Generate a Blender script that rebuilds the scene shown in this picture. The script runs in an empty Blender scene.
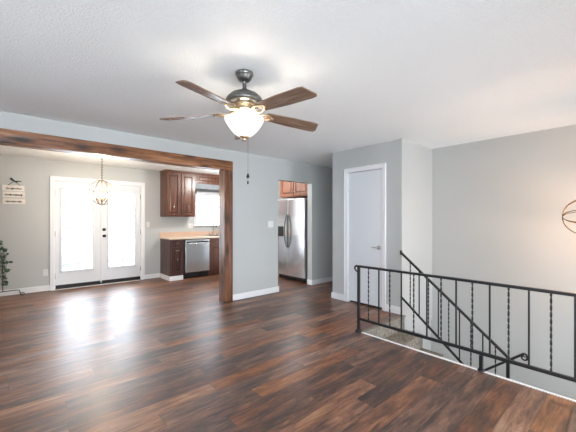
import bpy, math, random
from mathutils import Vector, Matrix
random.seed(7)
D = bpy.data
SC = bpy.context.scene
COL = SC.collection
PI = math.pi

# ------------------------------------------------------------------ camera
YAW = math.atan(352 / 310)
cam_d = D.cameras.new('camera')
cam = D.objects.new('camera', cam_d)
COL.objects.link(cam)
cam.location = (0, 0, 1.30)
cam.rotation_euler = (PI / 2, 0, YAW)
cam_d.sensor_width = 36
cam_d.lens = 310 / 576 * 36
cam_d.shift_y = 4.5 / 576
cam_d.clip_start = 0.05
cam_d.clip_end = 300
SC.camera = cam

# ------------------------------------------------------------------ world, exposure
W = D.worlds.new('world')
SC.world = W
W.use_nodes = True
wn = W.node_tree.nodes
wb = wn['Background']
wb.inputs[0].default_value = (0.84, 0.91, 1.0, 1)
wb.inputs[1].default_value = 6.0
SC.view_settings.view_transform = 'Standard'
SC.view_settings.look = 'None'
SC.view_settings.gamma = 1
SC.view_settings.use_curve_mapping = False
SC.view_settings.exposure = 1.72
SC.cycles.max_bounces = 12
SC.cycles.diffuse_bounces = 6
SC.cycles.glossy_bounces = 4
SC.cycles.transparent_max_bounces = 16
SC.cycles.transmission_bounces = 6
SC.cycles.sample_clamp_indirect = 8
SC.cycles.use_denoising = True


def portal(name, loc, rot, sx, sy):
    l = D.lights.new(name, 'AREA')
    l.shape = 'RECTANGLE'
    l.size = sx
    l.size_y = sy
    l.cycles.is_portal = True
    o = D.objects.new(name, l)
    o.location = loc
    o.rotation_euler = rot
    COL.objects.link(o)


# portals only guide sky light through the window openings, the added rear one too
portal('portal_french', (-7.42, 1.31, 1.1), (0, -PI / 2, 0), 1.7, 1.5)
portal('portal_kitchen', (-7.42, 3.75, 1.6), (0, -PI / 2, 0), 0.85, 0.95)
portal('portal_front', (2.16, -0.25, 1.3), (0, PI / 2, 0), 1.65, 3.35)
portal('portal_entry', (2.16, 4.0, 0.2), (0, PI / 2, 0), 2.25, 1.05)
portal('portal_rear', (-0.3, -3.16, 1.35), (PI / 2, 0, 0), 1.45, 1.55)


def point_light(name, loc, watts, colour, radius):
    l = D.lights.new(name, 'POINT')
    l.energy = watts
    l.color = colour
    l.shadow_soft_size = radius
    o = D.objects.new(name, l)
    o.location = loc
    COL.objects.link(o)
    return o


# ------------------------------------------------------------------ materials
def srgb(r, g, b):
    f = lambda v: (v / 255 / 12.92) if v / 255 <= 0.04045 else ((v / 255 + 0.055) / 1.055) ** 2.4
    return (f(r), f(g), f(b), 1)


def new_mat(name):
    m = D.materials.new(name)
    m.use_nodes = True
    nt = m.node_tree
    return m, nt, nt.nodes['Principled BSDF']


def link(nt, a, b):
    nt.links.new(a, b)


def noise(nt, scale, detail=3, vec=None, rough=0.5):
    n = nt.nodes.new('ShaderNodeTexNoise')
    n.inputs['Scale'].default_value = scale
    n.inputs['Detail'].default_value = detail
    n.inputs['Roughness'].default_value = rough
    if vec is not None:
        link(nt, vec, n.inputs['Vector'])
    return n


def coords(nt, scale=(1, 1, 1), loc=(0, 0, 0)):
    tc = nt.nodes.new('ShaderNodeTexCoord')
    mp = nt.nodes.new('ShaderNodeMapping')
    mp.inputs['Scale'].default_value = scale
    mp.inputs['Location'].default_value = loc
    link(nt, tc.outputs['Object'], mp.inputs['Vector'])
    return mp.outputs[0]


def ramp(nt, fac, stops):
    r = nt.nodes.new('ShaderNodeValToRGB')
    e = r.color_ramp.elements
    while len(e) < len(stops):
        e.new(0.5)
    for k, (p, c) in enumerate(stops):
        e[k].position = p
        e[k].color = c
    link(nt, fac, r.inputs[0])
    return r.outputs[0]


def bump(nt, bsdf, h, strength, dist=0.01):
    b = nt.nodes.new('ShaderNodeBump')
    b.inputs['Strength'].default_value = strength
    b.inputs['Distance'].default_value = dist
    link(nt, h, b.inputs['Height'])
    link(nt, b.outputs[0], bsdf.inputs['Normal'])


def plain(name, col, rough=0.5, metal=0.0, var=0.04, scale=6.0, bstr=0.0, bscale=200, spec=0.5):
    m, nt, b = new_mat(name)
    b.inputs['Roughness'].default_value = rough
    b.inputs['Metallic'].default_value = metal
    b.inputs['Specular IOR Level'].default_value = spec
    v = coords(nt)
    n = noise(nt, scale, 3, v)
    c0 = tuple(max(0, x * (1 - var)) for x in col[:3]) + (1,)
    c1 = tuple(min(1, x * (1 + var)) for x in col[:3]) + (1,)
    link(nt, ramp(nt, n.outputs[0], [(0.3, c0), (0.7, c1)]), b.inputs['Base Color'])
    if bstr:
        n2 = noise(nt, bscale, 2, v)
        bump(nt, b, n2.outputs[0], bstr, 0.004)
    return m


def wood(name, stops, axis='Z', scale=1.0, rough=0.35, bstr=0.1, knots=False, spec=0.5):
    m, nt, b = new_mat(name)
    s = {'X': (1.2, 14, 14), 'Y': (14, 1.2, 14), 'Z': (14, 14, 1.2)}[axis]
    v = coords(nt, tuple(k * scale for k in s))
    n = noise(nt, 1.6, 6, v, 0.65)
    fac = n.outputs[0]
    if knots:
        v2 = coords(nt, tuple((2.0 if k < 5 else 6.0) * scale for k in s))
        vo = nt.nodes.new('ShaderNodeTexVoronoi')
        vo.inputs['Scale'].default_value = 1.5
        link(nt, v2, vo.inputs['Vector'])
        mr = nt.nodes.new('ShaderNodeMapRange')
        mr.inputs[1].default_value = 0.0
        mr.inputs[2].default_value = 0.36
        mr.inputs[3].default_value = 0.25
        mr.inputs[4].default_value = 1.0
        link(nt, vo.outputs['Distance'], mr.inputs[0])
        mu = nt.nodes.new('ShaderNodeMath')
        mu.operation = 'MULTIPLY'
        link(nt, fac, mu.inputs[0])
        link(nt, mr.outputs[0], mu.inputs[1])
        fac = mu.outputs[0]
    link(nt, ramp(nt, fac, stops), b.inputs['Base Color'])
    b.inputs['Roughness'].default_value = rough
    b.inputs['Specular IOR Level'].default_value = spec
    if bstr:
        bump(nt, b, fac, bstr, 0.01)
    return m


def floor_mat():
    m, nt, b = new_mat('plank_floor')
    N = nt.nodes.new
    tc = N('ShaderNodeTexCoord')
    sx = N('ShaderNodeSeparateXYZ')
    link(nt, tc.outputs['Object'], sx.inputs[0])

    def math_(op, a, bb=None):
        n = N('ShaderNodeMath')
        n.operation = op
        for i, q in enumerate((a, bb)):
            if q is None:
                continue
            if isinstance(q, (int, float)):
                n.inputs[i].default_value = q
            else:
                link(nt, q, n.inputs[i])
        return n.outputs[0]
    Wd, Ln = 0.152, 1.22
    rx = math_('DIVIDE', sx.outputs[0], Wd)
    i = math_('FLOOR', rx)
    fx = math_('SUBTRACT', rx, i)
    wn1 = N('ShaderNodeTexWhiteNoise')
    wn1.noise_dimensions = '1D'
    link(nt, i, wn1.inputs['W'])
    ry = math_('ADD', math_('DIVIDE', sx.outputs[1], Ln), wn1.outputs['Value'])
    j = math_('FLOOR', ry)
    fy = math_('SUBTRACT', ry, j)
    cb = N('ShaderNodeCombineXYZ')
    link(nt, i, cb.inputs[0])
    link(nt, j, cb.inputs[1])
    wn2 = N('ShaderNodeTexWhiteNoise')
    wn2.noise_dimensions = '3D'
    link(nt, cb.outputs[0], wn2.inputs['Vector'])
    # grain: per plank shifted stretched noise
    sh = N('ShaderNodeVectorMath')
    sh.operation = 'SCALE'
    link(nt, wn2.outputs['Color'], sh.inputs[0])
    sh.inputs['Scale'].default_value = 30
    ad = N('ShaderNodeVectorMath')
    ad.operation = 'ADD'
    link(nt, tc.outputs['Object'], ad.inputs[0])
    link(nt, sh.outputs[0], ad.inputs[1])
    mp = N('ShaderNodeMapping')
    mp.inputs['Scale'].default_value = (15, 1.7, 1)
    link(nt, ad.outputs[0], mp.inputs[0])
    g1 = noise(nt, 1.6, 9, mp.outputs[0], 0.78)
    g1.inputs['Distortion'].default_value = 0.6
    mp2 = N('ShaderNodeMapping')
    mp2.inputs['Scale'].default_value = (9, 2.2, 1)
    link(nt, ad.outputs[0], mp2.inputs[0])
    g2 = noise(nt, 1.2, 3, mp2.outputs[0], 0.5)
    # value = 0.45*plank + 0.35*grain + 0.35*blotch
    val = math_('ADD', math_('MULTIPLY', wn2.outputs['Value'], FLOOR_MIX[0]),
                math_('ADD', math_('MULTIPLY', g1.outputs[0], FLOOR_MIX[1]), math_('MULTIPLY', g2.outputs[0], FLOOR_MIX[2])))
    val = math_('SUBTRACT', val, FLOOR_MIX[3])
    c1 = ramp(nt, val, FLOOR_STOPS)
    # some planks greyer
    sc = N('ShaderNodeSeparateColor')
    link(nt, wn2.outputs['Color'], sc.inputs[0])
    hs = N('ShaderNodeHueSaturation')
    mr = N('ShaderNodeMapRange')
    mr.inputs[3].default_value = 0.75
    mr.inputs[4].default_value = 1.15
    link(nt, sc.outputs[1], mr.inputs[0])
    link(nt, mr.outputs[0], hs.inputs['Saturation'])
    link(nt, c1, hs.inputs['Color'])
    # seams
    ex = math_('MINIMUM', fx, math_('SUBTRACT', 1.0, fx))
    ey = math_('MINIMUM', fy, math_('SUBTRACT', 1.0, fy))
    sxm = math_('LESS_THAN', ex, 0.012)
    sym = math_('LESS_THAN', ey, 0.0018)
    seam = math_('MAXIMUM', sxm, sym)
    mx = N('ShaderNodeMix')
    mx.data_type = 'RGBA'
    link(nt, math_('MULTIPLY', seam, 0.6), mx.inputs['Factor'])
    link(nt, hs.outputs[0], mx.inputs['A'])
    mx.inputs['B'].default_value = srgb(35, 22, 18)
    link(nt, mx.outputs['Result'], b.inputs['Base Color'])
    b.inputs['Roughness'].default_value = FLOOR_ROUGH
    b.inputs['Specular IOR Level'].default_value = FLOOR_SPEC
    b.inputs['Coat Weight'].default_value = 0.32
    b.inputs['Coat Roughness'].default_value = 0.30
    h = math_('SUBTRACT', math_('MULTIPLY', g1.outputs[0], 0.5), seam)
    bump(nt, b, h, 0.12, 0.004)
    return m


FLOOR_MIX = (0.30, 1.45, 0.60, 0.70)
FLOOR_ROUGH = 0.5
FLOOR_SPEC = 0.55
FLOOR_STOPS = [(0.05, srgb(28, 22, 21)), (0.30, srgb(62, 42, 35)), (0.48, srgb(106, 66, 44)), (0.66, srgb(142, 94, 62)), (0.90, srgb(178, 142, 110))]

M = {}
M['wall'] = plain('wall_paint_grey', srgb(187, 190, 189), 0.6, var=0.015, scale=1.5, bstr=0.05, bscale=150)
M['white'] = plain('trim_white_paint', srgb(232, 233, 235), 0.4, var=0.01)
M['door_white'] = plain('door_white_paint', srgb(222, 226, 230), 0.42, var=0.012, scale=2)
M['floor'] = floor_mat()


def ceiling_mat():
    m, nt, b = new_mat('popcorn_ceiling')
    b.inputs['Roughness'].default_value = 0.9
    v = coords(nt)
    n = noise(nt, 1.2, 2, v)
    link(nt, ramp(nt, n.outputs[0], [(0.3, srgb(246, 250, 251)), (0.7, srgb(250, 253, 254))]), b.inputs['Base Color'])
    n2 = noise(nt, 85, 3, v, 0.65)
    bump(nt, b, n2.outputs[0], 0.85, 0.018)
    return m


M['ceiling'] = ceiling_mat()
M['beam'] = wood('rustic_stained_timber', [(0.2, srgb(52, 32, 22)), (0.40, srgb(104, 64, 38)), (0.55, srgb(146, 96, 60)), (0.75, srgb(184, 136, 96))], 'Y', 0.9, 0.38, 0.5, True)
M['post'] = wood('rustic_stained_timber_upright', [(0.2, srgb(42, 26, 20)), (0.42, srgb(92, 56, 38)), (0.58, srgb(124, 82, 58)), (0.8, srgb(160, 116, 88))], 'Z', 0.9, 0.32, 0.5, True)
M['cab'] = wood('cherry_cabinet_wood', [(0.25, srgb(56, 31, 23)), (0.5, srgb(98, 60, 44)), (0.75, srgb(124, 80, 60))], 'Z', 1.0, 0.3, 0.05)
M['cab_dark'] = wood('dark_cherry_cabinet_wood', [(0.25, srgb(44, 26, 24)), (0.5, srgb(76, 48, 42)), (0.75, srgb(100, 66, 56))], 'Z', 1.0, 0.3, 0.05)
M['cab_orange'] = wood('honey_cabinet_wood', [(0.25, srgb(92, 42, 12)), (0.5, srgb(134, 70, 24)), (0.75, srgb(160, 92, 38))], 'Z', 1.0, 0.5, 0.05)
M['cab_groove'] = plain('cabinet_groove_dark', srgb(34, 20, 18), 0.4)
M['valance'] = plain('valance_glare_grey', srgb(118, 124, 130), 0.55)  # wooden valance; the grey of window glare is put into its colour
M['counter'] = plain('cream_laminate', srgb(226, 208, 186), 0.35, var=0.05, scale=60)
M['splash'] = plain('peach_laminate', srgb(204, 174, 152), 0.4, var=0.05, scale=60)
M['black'] = plain('black_plastic', srgb(16, 16, 18), 0.4)
M['rubber'] = plain('dark_weatherstrip', srgb(30, 26, 26), 0.6)
M['iron'] = plain('painted_black_iron', srgb(26, 28, 31), 0.36, metal=0.0, var=0.15, scale=30)
M['chrome'] = plain('brushed_nickel', srgb(190, 190, 188), 0.25, metal=1.0)
M['blk_knob'] = plain('dark_bronze_hardware', srgb(38, 36, 38), 0.3, metal=0.6)
M['pewter'] = plain('pewter_fan_metal', srgb(112, 112, 108), 0.32, metal=0.85, var=0.2, scale=40)
M['nickel'] = plain('antique_nickel', srgb(196, 172, 140), 0.3, metal=0.85, var=0.15, scale=40)
M['bronze'] = plain('aged_bronze_wire', srgb(66, 46, 32), 0.4, metal=0.6)
M['brass'] = plain('antique_brass', srgb(104, 86, 64), 0.35, metal=0.8)
M['carpet'] = plain('beige_carpet', srgb(140, 135, 126), 0.95, var=0.3, scale=28, bstr=0.8, bscale=300, spec=0.1)
M['deck'] = plain('pale_deck_boards', srgb(190, 192, 196), 0.7, var=0.1, scale=3)
M['deckrail'] = plain('grey_deck_rail', srgb(92, 96, 102), 0.7)
M['ground'] = plain('bounce_pale_ground', srgb(226, 226, 224), 0.9, var=0.15, scale=0.6)  # ground whitened to bounce daylight up onto the ceiling
M['bark'] = plain('grey_bark', srgb(96, 96, 98), 0.9, var=0.2, scale=6)
M['leaf'] = plain('eucalyptus_leaf', srgb(58, 82, 62), 0.55, var=0.3, scale=30)
M['plate'] = plain('plastic_wall_plate', srgb(222, 222, 220), 0.35)
M['slot'] = plain('outlet_slot_dark', srgb(60, 60, 62), 0.5)
M['signboard'] = wood('whitewashed_board', [(0.25, srgb(206, 198, 188)), (0.5, srgb(232, 226, 218)), (0.8, srgb(242, 238, 232))], 'Y', 2.0, 0.6, 0.1)
M['ink'] = plain('dark_sign_ink', srgb(46, 42, 42), 0.6)
M['gap'] = plain('shadow_gap_black', srgb(10, 9, 9), 0.8)


def steel_mat():
    m, nt, b = new_mat('stainless_steel')
    b.inputs['Metallic'].default_value = 0.9
    b.inputs['Roughness'].default_value = 0.2
    v = coords(nt, (2, 2, 160))
    n = noise(nt, 2, 2, v)
    link(nt, ramp(nt, n.outputs[0], [(0.3, srgb(214, 217, 220)), (0.7, srgb(230, 232, 234))]), b.inputs['Base Color'])
    return m


M['steel'] = steel_mat()
M['fridge_side'] = plain('fridge_grey_enamel', srgb(74, 80, 86), 0.4)


def blade_mat():
    return wood('walnut_fan_blade', [(0.3, srgb(88, 68, 56)), (0.5, srgb(128, 104, 88)), (0.75, srgb(158, 132, 112))], 'X', 1.6, 0.22, 0.03)


M['blade'] = blade_mat()


def glass_mat(nm, tint):
    m = D.materials.new(nm)
    m.use_nodes = True
    nt = m.node_tree
    nt.nodes.clear()
    out = nt.nodes.new('ShaderNodeOutputMaterial')
    mix = nt.nodes.new('ShaderNodeMixShader')
    tr = nt.nodes.new('ShaderNodeBsdfTransparent')
    gl = nt.nodes.new('ShaderNodeBsdfGlossy')
    fr = nt.nodes.new('ShaderNodeFresnel')
    fr.inputs[0].default_value = 1.35
    gl.inputs['Roughness'].default_value = 0.02
    tr.inputs[0].default_value = tint
    link(nt, fr.outputs[0], mix.inputs[0])
    link(nt, tr.outputs[0], mix.inputs[1])
    link(nt, gl.outputs[0], mix.inputs[2])
    link(nt, mix.outputs[0], out.inputs[0])
    return m


M['glass'] = glass_mat('dimmed_window_glass', (0.82, 0.83, 0.84, 1))  # tint added to dim the bright view through doors and kitchen window
M['clear'] = glass_mat('clear_window_glass', (0.97, 0.98, 0.98, 1))


def emit_mat(name, col, strength, base=(0.9, 0.9, 0.9, 1)):
    m, nt, b = new_mat(name)
    b.inputs['Base Color'].default_value = base
    b.inputs['Emission Color'].default_value = col
    b.inputs['Emission Strength'].default_value = strength
    b.inputs['Roughness'].default_value = 0.3
    return m


M['bowl'] = emit_mat('frosted_lit_bowl', (1.0, 0.95, 0.88, 1), 0.30, (0.35, 0.35, 0.35, 1))
M['bulb'] = emit_mat('lit_bulb', (1.0, 0.80, 0.52, 1), 5)


# ------------------------------------------------------------------ mesh builder
class MB:
    def __init__(s):
        s.v, s.f, s.mi, s.sm = [], [], [], []
        s.cur = 0

    def add(s, vs, fs, smooth=False):
        b = len(s.v)
        s.v += [tuple(p) for p in vs]
        for f in fs:
            s.f.append([b + k for k in f])
            s.mi.append(s.cur)
            s.sm.append(smooth)
        return s

    def box(s, x0, x1, y0, y1, z0, z1, mtx=None):
        x0, x1 = min(x0, x1), max(x0, x1)
        y0, y1 = min(y0, y1), max(y0, y1)
        z0, z1 = min(z0, z1), max(z0, z1)
        vs = [Vector(p) for p in ((x0, y0, z0), (x1, y0, z0), (x1, y1, z0), (x0, y1, z0), (x0, y0, z1), (x1, y0, z1), (x1, y1, z1), (x0, y1, z1))]
        if mtx is not None:
            vs = [mtx @ p for p in vs]
        return s.add(vs, [(0, 3, 2, 1), (4, 5, 6, 7), (0, 1, 5, 4), (1, 2, 6, 5), (2, 3, 7, 6), (3, 0, 4, 7)])

    def cham(s, x0, x1, y0, y1, z0, z1, axis, c):
        """box whose face on the +/- side of `axis` is inset by c (a raised panel)"""
        lo = [min(x0, x1), min(y0, y1), min(z0, z1)]
        hi = [max(x0, x1), max(y0, y1), max(z0, z1)]
        ax = 'xyz'.index(axis[1])
        far = hi if axis[0] == '+' else lo
        near = lo if axis[0] == '+' else hi
        oth = [k for k in range(3) if k != ax]
        vs = []
        for which, ins in ((near, 0), (far, c)):
            for (a, b_) in ((0, 0), (1, 0), (1, 1), (0, 1)):
                p = [0, 0, 0]
                p[ax] = which[ax]
                p[oth[0]] = (hi[oth[0]] - ins) if a else (lo[oth[0]] + ins)
                p[oth[1]] = (hi[oth[1]] - ins) if b_ else (lo[oth[1]] + ins)
                vs.append(p)
        return s.add(vs, [(0, 3, 2, 1), (4, 5, 6, 7), (0, 1, 5, 4), (1, 2, 6, 5), (2, 3, 7, 6), (3, 0, 4, 7)])

    def tube(s, pts, r, n=8, closed=False, sq=False, twist=0.0, flat=1.0, up=None):
        """sweep; r is a number or list; sq gives a 4 sided bar (flat scales one side); twist turns per metre"""
        P = [Vector(p) for p in pts]
        L = len(P)
        if sq:
            n = 4
        rs = r if isinstance(r, (list, tuple)) else [r] * L
        T = []
        for k in range(L):
            if closed:
                t = P[(k + 1) % L] - P[k - 1]
            elif k == 0:
                t = P[1] - P[0]
            elif k == L - 1:
                t = P[-1] - P[-2]
            else:
                t = P[k + 1] - P[k - 1]
            T.append(t.normalized())
        ref = Vector(up) if up else (Vector((0, 0, 1)) if abs(T[0].z) < 0.9 else Vector((0, 1, 0)))
        a = (ref - T[0] * ref.dot(T[0])).normalized()
        vs = []
        dist = 0
        for k in range(L):
            if k:
                dist += (P[k] - P[k - 1]).length
                a = (a - T[k] * a.dot(T[k])).normalized()
            b = T[k].cross(a)
            for q in range(n):
                th = 2 * PI * q / n + (PI / 4 if sq else 0)
                cx, cy = math.cos(th), math.sin(th)
                if sq:
                    cx *= 1.41421 * flat
                    cy *= 1.41421
                tw = twist * dist * 2 * PI
                c, s_ = math.cos(tw), math.sin(tw)
                cx, cy = cx * c - cy * s_, cx * s_ + cy * c
                vs.append(P[k] + a * (cx * rs[k]) + b * (cy * rs[k]))
        fs = []
        for k in range(L if closed else L - 1):
            k2 = (k + 1) % L
            for q in range(n):
                q2 = (q + 1) % n
                fs.append((k * n + q, k * n + q2, k2 * n + q2, k2 * n + q))
        if not closed:
            fs.append(tuple(range(n))[::-1])
            fs.append(tuple((L - 1) * n + q for q in range(n)))
        return s.add(vs, fs, not sq)

    def lathe(s, prof, c=(0, 0, 0), n=32, axis='Z', smooth=True):
        vs, fs = [], []
        for (r, h) in prof:
            for q in range(n):
                th = 2 * PI * q / n
                a, b = r * math.cos(th), r * math.sin(th)
                p = {'Z': (a, b, h), 'X': (h, a, b), 'Y': (b, h, a)}[axis]
                vs.append((p[0] + c[0], p[1] + c[1], p[2] + c[2]))
        for k in range(len(prof) - 1):
            for q in range(n):
                q2 = (q + 1) % n
                fs.append((k * n + q, k * n + q2, (k + 1) * n + q2, (k + 1) * n + q))
        if prof[0][0] > 1e-4 and prof[0] != prof[-1]:
            fs.append(tuple(range(n))[::-1])
        if prof[-1][0] > 1e-4 and prof[0] != prof[-1]:
            fs.append(tuple((len(prof) - 1) * n + q for q in range(n)))
        return s.add(vs, fs, smooth)

    def prism(s, poly, lo, hi, axis='Z'):
        """extrude a 2-D polygon along axis; poly coords are the two other axes in xyz order"""
        n = len(poly)
        vs = []
        for h in (lo, hi):
            for (a, b) in poly:
                vs.append({'Z': (a, b, h), 'X': (h, a, b), 'Y': (a, h, b)}[axis])
        fs = [tuple(range(n))[::-1], tuple(range(n, 2 * n))]
        for q in range(n):
            q2 = (q + 1) % n
            fs.append((q, q2, n + q2, n + q))
        return s.add(vs, fs)

    def build(s, name, mats, parent=None, bevel=0.0, seg=2, shift=None):
        org = Vector((0, 0, 0))
        p = parent
        while p is not None:
            org += p.location
            p = p.parent
        if shift is not None:
            org = org + Vector(shift)
        me = D.meshes.new(name)
        me.from_pydata([tuple(Vector(p) - org) for p in s.v], [], s.f)
        if not isinstance(mats, (list, tuple)):
            mats = [mats]
        for m in mats:
            me.materials.append(m)
        for k, pl in enumerate(me.polygons):
            pl.material_index = s.mi[k]
            pl.use_smooth = s.sm[k]
        me.update()
        o = D.objects.new(name, me)
        COL.objects.link(o)
        o.parent = parent
        if shift is not None:
            o.location = shift
        if any(s.sm) and not all(s.sm):
            pass
        if bevel:
            md = o.modifiers.new('bevel', 'BEVEL')
            md.width = bevel
            md.segments = seg
            md.limit_method = 'ANGLE'
            md.angle_limit = 0.6
        return o


def box(*a):
    return MB().box(*a)


def tag(o, label=None, cat=None, group=None, kind=None):
    if label:
        o['label'] = label
    if cat:
        o['category'] = cat
    if group:
        o['group'] = group
    if kind:
        o['kind'] = kind
    return o


def thing(name, loc, label, cat, group=None, kind=None):
    o = D.objects.new(name, None)
    o.empty_display_size = 0.1
    o.location = loc
    COL.objects.link(o)
    return tag(o, label, cat, group, kind)


def part_label(o, label):
    o['label'] = label
    return o


def struct(name, mb, mat, label, cat, bevel=0.0):
    return tag(mb.build(name, mat, None, bevel), label, cat, None, 'structure')


def wall_x(mb, xa, xb, y0, y1, z0, z1, holes):
    """wall slab between x=xa..xb with rectangular holes (ya,yb,za,zb)"""
    ys = sorted({y0, y1} | {h[0] for h in holes} | {h[1] for h in holes})
    zs = sorted({z0, z1} | {h[2] for h in holes} | {h[3] for h in holes})
    for a, b in zip(ys, ys[1:]):
        for c, d in zip(zs, zs[1:]):
            my, mz = (a + b) / 2, (c + d) / 2
            if any(h[0] < my < h[1] and h[2] < mz < h[3] for h in holes):
                continue
            mb.box(xa, xb, a, b, c, d)
    return mb


def wall_y(mb, ya, yb, x0, x1, z0, z1, holes):
    xs = sorted({x0, x1} | {h[0] for h in holes} | {h[1] for h in holes})
    zs = sorted({z0, z1} | {h[2] for h in holes} | {h[3] for h in holes})
    for a, b in zip(xs, xs[1:]):
        for c, d in zip(zs, zs[1:]):
            mx, mz = (a + b) / 2, (c + d) / 2
            if any(h[0] < mx < h[1] and h[2] < mz < h[3] for h in holes):
                continue
            mb.box(a, b, ya, yb, c, d)
    return mb


# ------------------------------------------------------------------ setting
H = 2.43
XW = -7.25      # french door wall face
XP = -4.365     # dining partition face
XPB = -4.49     # its kitchen side
YB = 4.95       # stairwell back wall
YE = 3.03       # floor edge at the stairwell
XC = -2.17      # closet corner
fl = MB()
fl.box(-7.40, 2.0, -3.0, YE - 0.02, -0.25, 0)
fl.box(-7.40, -2.135, YE - 0.02, 4.0, -0.25, 0)
fl.box(-7.40, XC - 0.06, 4.0, 6.6, -0.25, 0)
struct('floor', fl, M['floor'], 'dark reddish brown wood plank floor running through the rooms', 'floor')
struct('ceiling', box(-7.40, 2.1, -3.1, 6.6, H, H + 0.15), M['ceiling'], 'white textured popcorn ceiling over the whole level', 'ceiling')

wall_w = wall_x(MB(), XW - 0.13, XW, -3.1, 5.38, -0.25, H, [(0.545, 2.09, 0, 2.065), (3.32, 4.22, 1.19, 2.0)])
struct('wall_west', wall_w, M['wall'], 'grey dining room wall behind the glazed double doors', 'wall')
wp = wall_x(MB(), XPB, XP, -3.1, 6.6, -0.25 + 0.25, H, [(-0.275, 2.637, 0, 2.25), (3.60, 4.485, 0, 2.05)])
struct('wall_middle', wp, M['wall'], 'grey wall between living room and kitchen with timber framed opening', 'wall')
struct('wall_kitchen', box(XW, XPB, 5.25, 5.38, 0, H), M['wall'], 'grey kitchen end wall behind the refrigerator', 'wall')
cw = wall_y(MB(), 4.0, 4.12, -3.41, XC, 0, H, [(-3.10, -2.455, 0, 2.075)])
struct('wall_closet', cw, M['wall'], 'darker grey wall around the white closet door', 'wall')
struct('wall_hall', box(-3.41, -3.29, 4.12, 6.6, 0, H), M['wall'], 'side wall of the short hallway beside the closet', 'wall')
struct('wall_stair', box(XC - 0.12, XC, 4.12, YB, -0.26, H).box(XC - 0.12, XC, 4.0, 4.12, -0.26, 0), M['wall'], 'pale grey side wall of the closet facing the stairwell', 'wall')
struct('wall_north', box(-3.5, 2.0, YB, YB + 0.12, -2.6, H), M['wall'], 'long grey wall behind the stairwell railing', 'wall')
struct('wall_stair_lower', box(XC - 0.14, XC - 0.02, 4.02, YB, -2.4, -0.26), M['wall'], 'lower stairwell wall below the closet', 'wall')
struct('wall_hall_end', box(XPB, -3.29, 6.6, 6.72, 0, H), M['wall'], 'end wall of the short hallway', 'wall')
we = wall_x(MB(), 2.0, 2.13, -3.1, YB + 0.12, -2.6, H, [(-1.9, 1.4, 0.5, 2.1), (3.5, 4.5, -0.9, 1.3)])
struct('wall_east', we, M['wall'], 'front wall of the house behind the camera', 'wall')
ws = wall_y(MB(), -3.13, -3.0, XW, 2.0, 0, H, [(-1.0, 0.4, 0.6, 2.1)])
struct('wall_south', ws, M['wall'], 'living room wall behind the camera', 'wall')
struct('wall_stair_well', box(-3.5, 2.0, YE - 0.16, YE - 0.022, -2.6, -0.26), M['wall'], 'lower stairwell wall below the floor edge', 'wall')
struct('floor_lower', box(-3.5, 2.0, YE - 0.1, YB, -2.6, -2.4), M['carpet'], 'carpeted lower level floor at the bottom of the stairs', 'floor')

# unseen front windows (glazed) and an added rear one that let daylight in
for k, (nm, a) in enumerate((('window_2', ('x', -1.9, 1.4, 0.5, 2.1)), ('window_3', ('x', 3.5, 4.5, -0.9, 1.3)), ('added_window', ('y', -1.0, 0.4, 0.6, 2.1)))):
    fr = MB()
    gl = MB()
    ax, p0, p1, z0, z1 = a
    for (q0, q1, c0, c1) in ((p0, p1, z0, z0 + .04), (p0, p1, z1 - .04, z1), (p0, p0 + .04, z0, z1), (p1 - .04, p1, z0, z1), ((p0 + p1) / 2 - .02, (p0 + p1) / 2 + .02, z0, z1)):
        if ax == 'x':
            fr.box(2.01, 2.10, q0, q1, c0, c1)
        else:
            fr.box(q0, q1, -3.10, -3.01, c0, c1)
    if ax == 'x':
        gl.box(2.05, 2.056, p0, p1, z0, z1)
    else:
        gl.box(p0, p1, -3.056, -3.05, z0, z1)
    e = thing(nm, (0, 0, 0), ['wide front window behind the camera', 'window over the entry landing outside the view', 'unseen living room window added for daylight behind the camera'][k], 'window', None, 'structure')
    fr.build('window_frame', M['white'], e)
    gl.build('pane', M['clear'], e)

# baseboards
BH, BT = 0.10, 0.016


def baseboard(name, boxes, label):
    mb = MB()
    for b_ in boxes:
        mb.box(*b_, 0.001, BH)
    struct(name, mb, M['white'], label, 'baseboard', 0.004)


baseboard('baseboard_west', [(XW, XW + BT, -3.0, 0.488), (XW, XW + BT, 2.138, 2.49)], 'white baseboard along the dining room wall beside the double doors')
baseboard('baseboard_middle', [(XP, XP + BT, 2.637, 3.60), (XPB, XP + BT, 3.60, 3.60 + BT)], 'white baseboard between the timber post and the kitchen doorway')
baseboard('baseboard_hall', [(XP, XP + BT, 4.485, 6.6), (XPB, XP + BT, 4.485 - BT, 4.485)], 'white baseboard along the hallway wall right of the refrigerator')
baseboard('baseboard_closet', [(-3.41, -3.155, 4.0 - BT, 4.0), (-3.41 - BT, -3.41, 4.0 - BT, 6.6), (-2.408, XC + 0.005, 4.0 - BT, 4.0)], 'white baseboard at the foot of the closet wall')
baseboard('baseboard_partition', [(XP, XP + BT, -3.0, -0.275)], 'white baseboard left of the timber framed opening')
baseboard('baseboard_cabinet', [(-6.65 - 0.58, -6.648, 2.474, 2.49), (-6.648, -6.632, 2.474, 2.775)], 'white baseboard wrapping the foot of the base cabinet')
struct('trim_1', box(-2.135, 2.0, YE - 0.022, YE + 0.004, -0.20, 0.006), M['white'], 'white painted trim along the floor edge above the stairs', 'trim', 0.002)

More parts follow.
